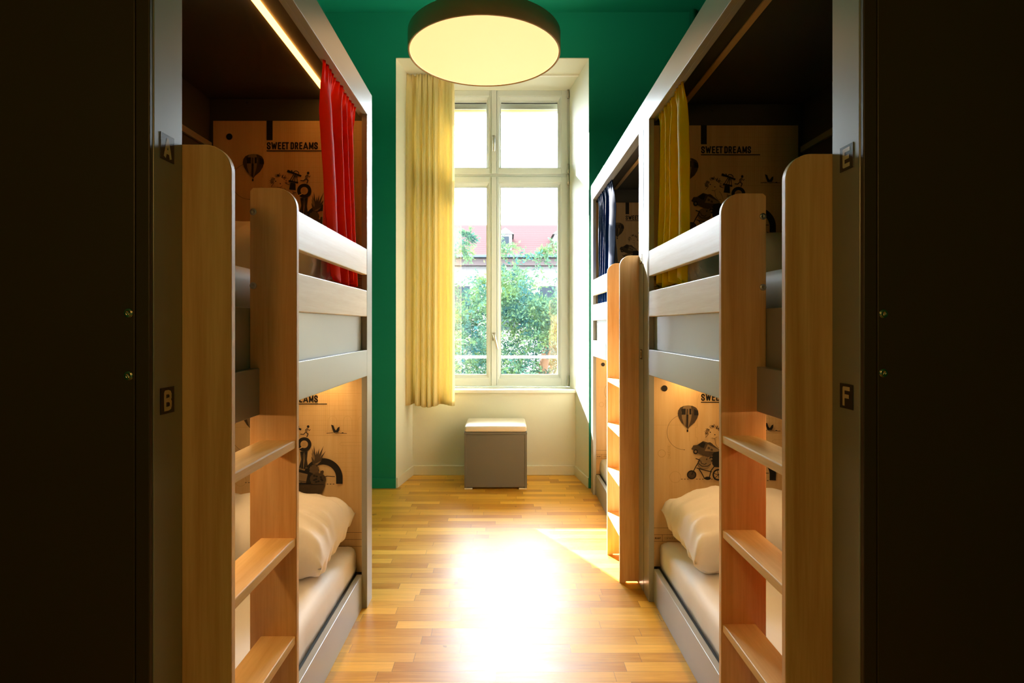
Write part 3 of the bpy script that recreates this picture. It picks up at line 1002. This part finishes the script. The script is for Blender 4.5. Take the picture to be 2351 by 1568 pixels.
def wc(u, v):
    s = u * (len(KX) - 1)
    k = min(int(s), len(KX) - 2)
    t = s - k
    t2 = t * t * (3 - 2 * t)
    x = KX[k][0] * (1 - t) + KX[k + 1][0] * t
    y = KX[k][1] * (1 - t2) + KX[k + 1][1] * t2
    head = max(0.0, 1 - v / 0.055)
    # pinch pleats at the heading
    y = 1.5 * y * (0.45 + 0.55 * min(1, v / 0.12)) * (1 - 0.6 * head)
    y += head * 0.014 * math.sin(u * 2 * PI * 13)
    y += 0.004 * noise.noise(Vector((u * 4, v * 1.6, 2.2)))
    x += 0.004 * noise.noise(Vector((u * 3, v * 1.3, 7.1))) * (1 - head) - 0.012 * v * (1 - u)
    z = 3.572 + (0.648 - 3.572) * v + 0.010 * math.sin(u * 9 + 0.5) * v ** 8
    return Vector((x + 0.66, -y, z - 0.648))


wcur = empty('window_curtain', (-0.66, 5.695, 0.648), 'long beige curtain with narrow pleats drawn to one side of the tall window', 'curtain')
sheet(wc, 220, 60, 'cloth', 'beige', wcur)

# ------------------------------------------------------------------ room shell
YB = 5.378
st('floor', MB().box(-1.62, 1.74, -2.1, 6.35, -0.12, 0.0, 0, 0), 'floor', 'honey coloured strip parquet floor running down the aisle', 'floor')
st('ceiling', MB().box(-1.62, 1.74, -2.1, 6.35, 3.97, 4.12, 0, 0), 'teal', 'teal painted ceiling above the lamp', 'ceiling')
st('wall_left', MB().box(-1.62, -1.50, -2.1, YB, 0, 3.97, 0, 0), 'teal', 'teal side wall behind the bunk with plates A and B', 'wall')
st('wall_right', MB().box(1.62, 1.74, -2.1, YB, 0, 3.97, 0, 0), 'teal', 'teal side wall behind the bunks with plates E and F', 'wall')
st('wall_front', MB().box(-1.50, 1.62, -2.1, -2.0, 0, 3.97, 0, 0), 'teal', 'teal wall opposite the window', 'wall')
mb = MB()
mb.box(-1.62, -0.908, YB, 6.35, 0, 3.97, 0, 0)
mb.box(0.701, 1.74, YB, 6.35, 0, 3.97, 0, 0)
mb.box(-0.908, 0.701, YB, 6.35, 3.588, 3.97, 0, 0)
st('wall_back', mb, 'teal', 'dark teal wall around the tall window niche', 'wall')
mb = MB()
mb.prism([(-0.908, YB - 0.001), (-0.806, 6.08), (-0.806, 6.34), (-0.909, 6.34)], 'z', 0, 3.587)
mb.prism([(0.701, YB - 0.001), (0.613, 6.08), (0.613, 6.34), (0.702, 6.34)], 'z', 0, 3.587)
mb.prism([(-0.907, YB - 0.001), (0.700, YB - 0.001), (0.613, 6.34), (-0.806, 6.34)], 'z', 3.582, 3.5885)
mb.prism([(-0.850, 5.857), (0.648, 5.857), (0.612, 6.34), (-0.805, 6.34)], 'z', 0, 0.744)
st('wall_niche', mb, 'cream', 'cream splayed window niche with a low wall under the sill', 'wall')
st('trim_1', MB().prism([(-0.846, 5.835), (0.650, 5.835), (0.618, 6.11), (-0.812, 6.11)], 'z', 0.745, 0.774, 0, 0.004), 'white', 'pale window sill under the tall window', 'window sill')
# skirting
mb = MB().box(-1.50, -0.908, YB - 0.014, YB - 0.0005, 0, 0.086, 0, 0.003)
st('baseboard_back', mb, 'teal', 'teal skirting at the foot of the wall beside the niche', 'baseboard')
st('baseboard_right', MB().box(0.697, 1.62, YB - 0.014, YB - 0.0005, 0, 0.086, 0, 0.003), 'teal', 'teal skirting between the niche and the bunk nearest the window', 'baseboard')
mb = MB()
mb.prism([(-0.848, 5.843), (0.645, 5.843), (0.643, 5.8565), (-0.846, 5.8565)], 'z', 0, 0.086, 0, 0.003)
mb.prism([(-0.908, YB), (-0.839, 5.855), (-0.826, 5.855), (-0.893, YB)], 'z', 0, 0.086, 0, 0.003)
mb.prism([(0.701, YB), (0.641, 5.855), (0.628, 5.855), (0.688, YB)], 'z', 0, 0.086, 0, 0.003)
st('baseboard_niche', mb, 'cream', 'cream skirting around the foot of the window niche', 'baseboard')

# ------------------------------------------------------------------ window
YW = 6.10
SW = FPX / YW


def wx(px): return (px - 1159) / SW
def wz(py): return EYE + (749 - py) / SW


win = empty('window_1', (0, YW, 0.774), 'tall four pane grey white window with a red roof and tree outside', 'window', kind='structure')


def wbuild(mb, name, mat, parent=win, off=True):
    for v in mb.bm.verts:
        v.co -= Vector((0, YW, 0.774))
    o = mb.build(name, mat, parent)
    o['kind'] = 'structure'
    return o


XL, XR, XM = -0.806, 0.613, wx(1134)
mb = MB()
ZT, ZB = 3.582, 0.776
mb.box(XL, XL + 0.05, YW + 0.012, YW + 0.09, ZB, ZT, 0, 0.003)
mb.box(wx(1300), XR, YW + 0.012, YW + 0.09, ZB, ZT, 0, 0.003)
mb.box(XL + 0.05, wx(1300), YW + 0.012, YW + 0.09, wz(211), ZT, 0, 0.003)
mb.box(XL + 0.05, wx(1300), YW + 0.012, YW + 0.09, ZB, wz(884), 0, 0.003)
mb.box(XL + 0.05, wx(1300), YW + 0.012, YW + 0.09, wz(407), wz(397), 0, 0.002)
mb.box(wx(1119), wx(1149), YW + 0.036, YW + 0.09, ZB, ZT, 0, 0.002)
wbuild(mb, 'window_frame', 'frame')
for z0, z1 in ((wz(886), wz(405.5)), (wz(399), wz(207))):
    wbuild(MB().box(wx(1128), wx(1140), YW - 0.008, YW + 0.010, z0, z1, 0, 0.004), 'mullion', 'frame')
# sashes: outer rectangle, bead line, glass rectangle (pixel heights of the photograph's window)
for (xa, xb, ga, gb, ba, bb) in ((wx(1140.5), wx(1303), wx(1150.5), wx(1281), wx(1144.3), wx(1289)),
                                 (XL + 0.012, wx(1127.5), XL + 0.10, wx(1116.5), XL + 0.065, wx(1123.6))):
    for (za, zb, gza, gzb, bza, bzb) in ((wz(885.5), wz(405.5), wz(860), wz(428), wz(870.5), wz(418.5)),
                                         (wz(399), wz(207.5), wz(382.5), wz(232), wz(386.5), wz(220.2))):
        mb = MB()
        y0, y1 = YW, YW + 0.035
        mb.box(xa, ba, y0, y1, za, zb, 0, 0.003); mb.box(bb, xb, y0, y1, za, zb, 0, 0.003)
        mb.box(ba, bb, y0, y1, za, bza, 0, 0.003); mb.box(ba, bb, y0, y1, bzb, zb, 0, 0.003)
        # sloping bead between the sash and the pane
        t = bmesh.new()
        o4 = [t.verts.new(p) for p in ((ba, y0 + 0.004, bza), (bb, y0 + 0.004, bza), (bb, y0 + 0.004, bzb), (ba, y0 + 0.004, bzb))]
        m4 = [t.verts.new(p) for p in ((ba + .008, y0 + 0.006, bza + .008), (bb - .008, y0 + 0.006, bza + .008), (bb - .008, y0 + 0.006, bzb - .008), (ba + .008, y0 + 0.006, bzb - .008))]
        i4 = [t.verts.new(p) for p in ((ga, y0 + 0.052, gza), (gb, y0 + 0.052, gza), (gb, y0 + 0.052, gzb), (ga, y0 + 0.052, gzb))]
        e4 = [t.verts.new(p) for p in ((ga, y0 + 0.075, gza), (gb, y0 + 0.075, gza), (gb, y0 + 0.075, gzb), (ga, y0 + 0.075, gzb))]
        for p, q in ((o4, m4), (m4, i4), (i4, e4)):
            for k in range(4):
                t.faces.new([p[k], p[(k + 1) % 4], q[(k + 1) % 4], q[k]])
        mb._add(t)
        # outer half of the sash
        mb.box(xa, ga, y0 + 0.0355, y0 + 0.075, za, zb, 0, 0); mb.box(gb, xb, y0 + 0.0355, y0 + 0.075, za, zb, 0, 0)
        mb.box(ga, gb, y0 + 0.0355, y0 + 0.075, za, gza, 0, 0); mb.box(ga, gb, y0 + 0.0355, y0 + 0.075, gzb, zb, 0, 0)
        s = wbuild(mb, 'sash', 'frame')
        pn = wbuild(MB().box(ga - 0.002, gb + 0.002, y0 + 0.058, y0 + 0.062, gza - 0.002, gzb + 0.002, 0, 0), 'glass_pane', 'glass', s)
# handles
for cy, tilt in ((335, 0.0), (787, 0.23)):
    zc = wz(cy)
    top = zc + 0.075
    mb = MB()
    mb.box(XM - 0.016, XM + 0.016, YW - 0.018, YW - 0.008, top - 0.055, top + 0.02, 0, 0.006, 3)
    mb.tube([(XM, YW - 0.015, top), (XM, YW - 0.048, top)], 0.010, 12)
    d = Vector((math.sin(tilt), 0, -math.cos(tilt)))
    p0 = Vector((XM, YW - 0.048, top + 0.010))
    mb.tube([p0, p0 + d * 0.04, p0 + d * 0.145, p0 + d * 0.152], [0.011, 0.012, 0.0105, 0.006], 12)
    wbuild(mb, 'window_handle', 'steel')
for ya, yb in ((207, 227), (377, 399), (402, 425), (862, 887)):
    mb = MB().tube([(wx(1304.5), YW - 0.012, wz(ya)), (wx(1304.5), YW - 0.012, wz(yb))], 0.009, 12)
    mb.tube([(wx(1304.5), YW - 0.012, wz(yb) + 0.012), (wx(1304.5), YW - 0.012, wz(yb))], 0.011, 12)
    wbuild(mb, 'hinge', 'steel')

cr = MB().box(-0.855, 0.655, 5.705, 5.735, 3.566, 3.5815, 0, 0.003).box(-0.855, 0.655, 5.748, 5.752, 3.574, 3.5815, 0, 0.001)
tag(cr.build('curtain_rail', 'white'), 'slim white curtain rail fixed under the top of the window niche', 'curtain rail')

mb = MB().box(-0.80, 0.61, 6.215, 6.335, 3.44, 3.58, 0, 0.004)
bl = tag(mb.build('roller_blind', 'cream'), 'rolled up tan blind outside along the top of the window', 'blind')
MB().tube([(-0.79, 6.25, 3.455), (0.60, 6.25, 3.455)], 0.032, 16).build('rolled_cloth', 'blind', bl)
mb = MB().box(-0.805, 0.612, 6.575, 6.60, 1.022, 1.050, 0, 0.006)
for x in (-0.79, 0.595):
    mb.box(x - 0.012, x + 0.012, 6.351, 6.59, 1.024, 1.048, 0, 0.004)
tag(mb.build('safety_rail', 'white'), 'white safety rail outside across the lower window panes', 'railing')

# heating pipe beside the corner
mb = MB().tube([(1.560, 5.345, 0.0), (1.560, 5.345, 3.97)], 0.026, 16)
tag(mb.build('heating_pipe', 'teal'), 'teal painted vertical pipe on the dark wall above the bunk nearest the window', 'pipe')

# ------------------------------------------------------------------ stool
sto = empty('storage_stool', (-0.076, 5.57, 0.0), 'grey box stool with pale padded seat under the window', 'stool')
sxw = 0.259
mb = MB()
ys = -0.242
mb.box(-sxw, -sxw + 0.018, ys, 0.23, 0.012, 0.455, 0, 0.0015)
mb.box(sxw - 0.018, sxw, ys, 0.23, 0.012, 0.455, 0, 0.0015)
mb.box(-sxw + 0.0185, sxw - 0.0185, ys + 0.004, ys + 0.02, 0.018, 0.454, 0, 0.001)
mb.box(-sxw + 0.0185, sxw - 0.0185, 0.212, 0.23, 0.018, 0.454, 0, 0.001)
mb.box(-sxw + 0.0185, sxw - 0.0185, ys + 0.021, 0.211, 0.018, 0.034, 0, 0.001)
mb.build('body', 'stool', sto)
MB().box(-sxw - 0.001, sxw + 0.001, ys - 0.002, 0.231, 0.4555, 0.473, 0, 0.002).build('lid', 'stool', sto)
# cushion
t = bmesh.new()
bmesh.ops.create_cube(t, size=1.0)
for v in t.verts:
    v.co = Vector((v.co.x * 2 * (sxw - 0.001), -0.006 + v.co.y * 0.47, 0.4985 + v.co.z * 0.05))
bmesh.ops.bevel(t, geom=list(t.edges), offset=0.020, segments=5, profile=0.6, affect='EDGES')
bmesh.ops.subdivide_edges(t, edges=[e for e in t.edges if e.calc_length() > 0.1], cuts=8, use_grid_fill=True)
for v in t.verts:
    if v.co.z > 0.50:
        v.co.z += 0.012 * max(0, 1 - (v.co.x / sxw) ** 2) * max(0, 1 - ((v.co.y + 0.006) / 0.235) ** 2)
for f in t.faces: f.smooth = True
mb = MB(); mb.bm.free(); mb.bm = t
mb.build('seat_cushion', 'leather', sto)
for x in (-0.225, 0.225):
    for y in (ys + 0.035, 0.19):
        MB().box(x - 0.033, x + 0.033, y - 0.03, y + 0.03, 0.0, 0.012, 0, 0.002).build('foot', 'white', sto)


# ------------------------------------------------------------------ ceiling lamps
def pendant(loc, label, tilt, lit='diffuser'):
    R0, H = 0.4535, 0.118
    root = empty('pendant_lamp', loc, label, 'lamp', 'round drum lamps under the teal ceiling')
    root.rotation_euler = (tilt, 0, 0)
    prof = [(R0 - 0.012, 0.004), (R0 - 0.010, -0.001), (R0 - 0.003, -0.002), (R0, 0.002), (R0, H - 0.003), (R0 - 0.003, H), (R0 - 0.012, H - 0.004)]
    MB().lathe(prof, 'z', (0, 0, 0), 96, caps=False).build('drum_shade', 'lampshade', root)
    dpf = [(0.0, 0.004), (0.20, 0.0045), (0.36, 0.0055), (R0 - 0.013, 0.007)]
    MB().lathe(dpf, 'z', (0, 0, 0), 96, caps=False).build('diffuser', lit, root)
    MB().lathe([(0.0, H - 0.012), (R0 - 0.011, H - 0.012)], 'z', (0, 0, 0), 64, caps=False).build('added_uplight', 'uplight_fill', root)  # unseen glowing top, added to brighten the ceiling
    mb = MB()
    for k in range(3):
        a = k * 2 * PI / 3 + 0.4
        mb.tube([(0.3 * math.cos(a), 0.3 * math.sin(a), H - 0.002), (0.02 * math.cos(a), 0.02 * math.sin(a), 3.96 - loc[2])], 0.0015, 6)
    mb.build('suspension_cable', 'cable', root)
    MB().lathe([(0.0, 3.925 - loc[2]), (0.06, 3.925 - loc[2]), (0.065, 3.935 - loc[2]), (0.065, 3.966 - loc[2])], 'z', (0, 0, 0), 32).build('ceiling_rose', 'lampshade', root)
    return root


pendant((-0.122, 3.85, 2.972), 'big round drum lamp glowing warm yellow in front of the window', R(-2.9))
glb = empty('added_globe_lamp', (-0.22, -1.25, 2.10), 'unseen globe lamp added at the door end of the room', 'lamp')  # unseen, added behind the camera to warm the faces turned towards it
MB().lathe([(0.16 * math.sin(PI * k / 24), -0.16 * math.cos(PI * k / 24)) for k in range(25)], 'z', (0, 0, 0), 48, caps=False).build('added_globe', 'globe_fill', glb)
MB().lathe([(0.0, 0.155), (0.05, 0.155), (0.045, 0.20), (0.012, 0.21), (0.0, 0.21)], 'z', (0, 0, 0), 24).build('lamp_holder', 'lampshade', glb)
MB().tube([(0, 0, 0.205), (0, 0, 1.868)], 0.003, 8).build('cord', 'cable', glb)

# ------------------------------------------------------------------ outside
st('ground', MB().box(-30, 30, 6.4, 60, -4.2, -4.0, 0, 0), 'yard', 'courtyard ground far below the window', 'ground')

bld = empty('building', (0, 27, -4.0), 'pale building with a red tiled roof across the courtyard', 'building')


def bbuild(mb, name, mat, parent=bld):
    for v in mb.bm.verts: v.co -= Vector((0, 27, -4.0))
    return mb.build(name, mat, parent)


bbuild(MB().box(-9, 9, 26.6, 33, -4.0, 3.9, 0, 0), 'wall', 'facade')
bbuild(MB().prism([(26.0, 4.22), (30.0, 6.06), (34.0, 4.22)], 'x', -9, 9), 'roof', 'roof')
bbuild(MB().box(-9, 9, 25.9, 26.08, 4.12, 4.24, 0, 0.03), 'gutter', 'zinc')
bbuild(MB().box(-9, 9, 26.2, 26.6, 3.82, 4.12, 0, 0.02), 'cornice', 'cornice')
for x in (0.02, 2.33):
    mb = MB().box(x - 0.28, x + 0.28, 26.6, 28.6, 4.5, 5.15, 0, 0.01)
    mb.prism([(x - 0.36, 5.15), (x, 5.42), (x + 0.36, 5.15)], 'y', 26.55, 29.0)
    d = bbuild(mb, 'dormer', 'facade')
    bbuild(MB().box(x - 0.15, x + 0.15, 26.57, 26.61, 4.65, 5.05, 0, 0), 'window', 'pane', d)
for x in (-6, -4, -2, 0, 2, 4, 6):
    w = bbuild(MB().box(x - 0.55, x + 0.55, 26.55, 26.62, 1.2, 3.0, 0, 0), 'window', 'pane')

# tree
tree = empty('tree', (0.55, 13.5, -4.0), 'leafy green tree in the courtyard outside the window', 'tree')
rnd = random.Random(21)
mb = MB()
mb.tube([(0, 0, 0), (0.05, 0, 2.5), (0.2, 0.05, 4.2), (0.45, 0.1, 5.4)], [0.17, 0.14, 0.11, 0.07], 10)
for k in range(9):
    a = rnd.uniform(0, 2 * PI); h = rnd.uniform(2.2, 4.6)
    rr = rnd.uniform(0.8, 1.5)
    mb.tube([(0.1, 0, h), (0.1 + rr * 0.5 * math.cos(a), rr * 0.5 * math.sin(a), h + 0.5), (0.1 + rr * math.cos(a), rr * math.sin(a), h + 1.2)], [0.06, 0.04, 0.015], 6)
mb.build('trunk', 'bark', tree)
# twig-wise leaves: clusters along drooping sprays
bm = bmesh.new()
clumps = []
for k in range(110):
    while True:
        p = Vector((rnd.uniform(-1, 1), rnd.uniform(-1, 1), rnd.uniform(-1, 1)))
        if 0.25 < p.length < 1: break
    c = Vector((-0.30 + p.x * 1.45, p.y * 1.5, 4.75 + p.z * 1.9))
    clumps.append((c, rnd.uniform(0.32, 0.55)))
for x, z, r in ((-1.45, 6.9, .26), (-1.30, 7.15, .18), (-0.55, 6.95, .30), (0.05, 6.75, .34), (0.45, 6.9, .22), (0.8, 6.5, .3), (-1.75, 6.2, .3), (-1.55, 5.2, .4), (1.0, 5.7, .35), (-1.7, 4.2, .4), (0.3, 2.7, .45), (0.9, 2.6, .35), (-0.7, 2.8, .4)):
    clumps.append((Vector((x, -0.4, z)), r))
for c, r in clumps:
    for s in range(24):
        d = Vector((rnd.gauss(0, 1), rnd.gauss(0, 1), rnd.gauss(0, .7))).normalized()
        base = c + d * r * rnd.uniform(0.0, 0.5)
        for q in range(13):
            t = q / 13
            p = base + d * r * t * 0.9 + Vector((0, 0, -0.25 * t * t * r)) + Vector((rnd.gauss(0, .025), rnd.gauss(0, .025), rnd.gauss(0, .025)))
            ax = (d + Vector((rnd.gauss(0, .7), rnd.gauss(0, .7), rnd.gauss(0, .7)))).normalized()
            sd = ax.cross(Vector((rnd.gauss(0, 1), rnd.gauss(0, 1), rnd.gauss(0, 1)))).normalized()
            L = rnd.uniform(0.055, 0.095)
            vs = [bm.verts.new(p), bm.verts.new(p + ax * L * .5 + sd * L * .24), bm.verts.new(p + ax * L), bm.verts.new(p + ax * L * .5 - sd * L * .24)]
            bm.faces.new(vs)
mb = MB(); mb.bm.free(); mb.bm = bm
o = mb.build('foliage', 'leaf', tree)
o['kind'] = 'stuff'

# ------------------------------------------------------------------ light
sun = bpy.data.lights.new('sun', 'SUN')
sun.energy = SUN_STRENGTH
sun.angle = R(0.6)
sun.color = (1.0, 0.93, 0.80)
so = bpy.data.objects.new('sun', sun)
COL.objects.link(so)
so.location = (-6, 16, 9)
so.rotation_euler = Vector((0.46, -1.0, -0.50)).to_track_quat('-Z', 'Y').to_euler()

pt = bpy.data.lights.new('window_portal', 'AREA')
pt.shape = 'RECTANGLE'; pt.size = 1.42; pt.size_y = 2.82
pt.cycles.is_portal = True
po = bpy.data.objects.new('window_portal', pt)
COL.objects.link(po)
po.location = (-0.097, 6.345, 2.18)
po.rotation_euler = (R(-90), 0, 0)

w = bpy.data.worlds.new('sky')
SC.world = w
w.use_nodes = True
bg = w.node_tree.nodes['Background']
bg.inputs[0].default_value = (0.84, 0.93, 1.04, 1)
bg.inputs[1].default_value = SKY_STRENGTH

# ------------------------------------------------------------------ camera
cam = bpy.data.cameras.new('camera')
cam.sensor_width = 36.0
cam.lens = 36.0 * FPX / 2351.0
cam.shift_x = (1175.5 - 1159.0) / 2351.0
cam.shift_y = -(784.0 - 749.0) / 2351.0
cam.clip_start = 0.05
cam.clip_end = 200
co = bpy.data.objects.new('camera', cam)
COL.objects.link(co)
co.location = (0, 0, EYE)
co.rotation_euler = (R(90), 0, 0)
SC.camera = co

SC.view_settings.view_transform = 'Standard'
SC.view_settings.look = 'None'
SC.view_settings.exposure = 0.22
SC.view_settings.gamma = 1.0
SC.view_settings.use_curve_mapping = False
SC.cycles.use_denoising = True
SC.cycles.max_bounces = 10
SC.cycles.diffuse_bounces = 6
SC.cycles.transparent_max_bounces = 16
SC.cycles.sample_clamp_indirect = 6.0
SC.cycles.caustics_reflective = False
SC.cycles.caustics_refractive = False
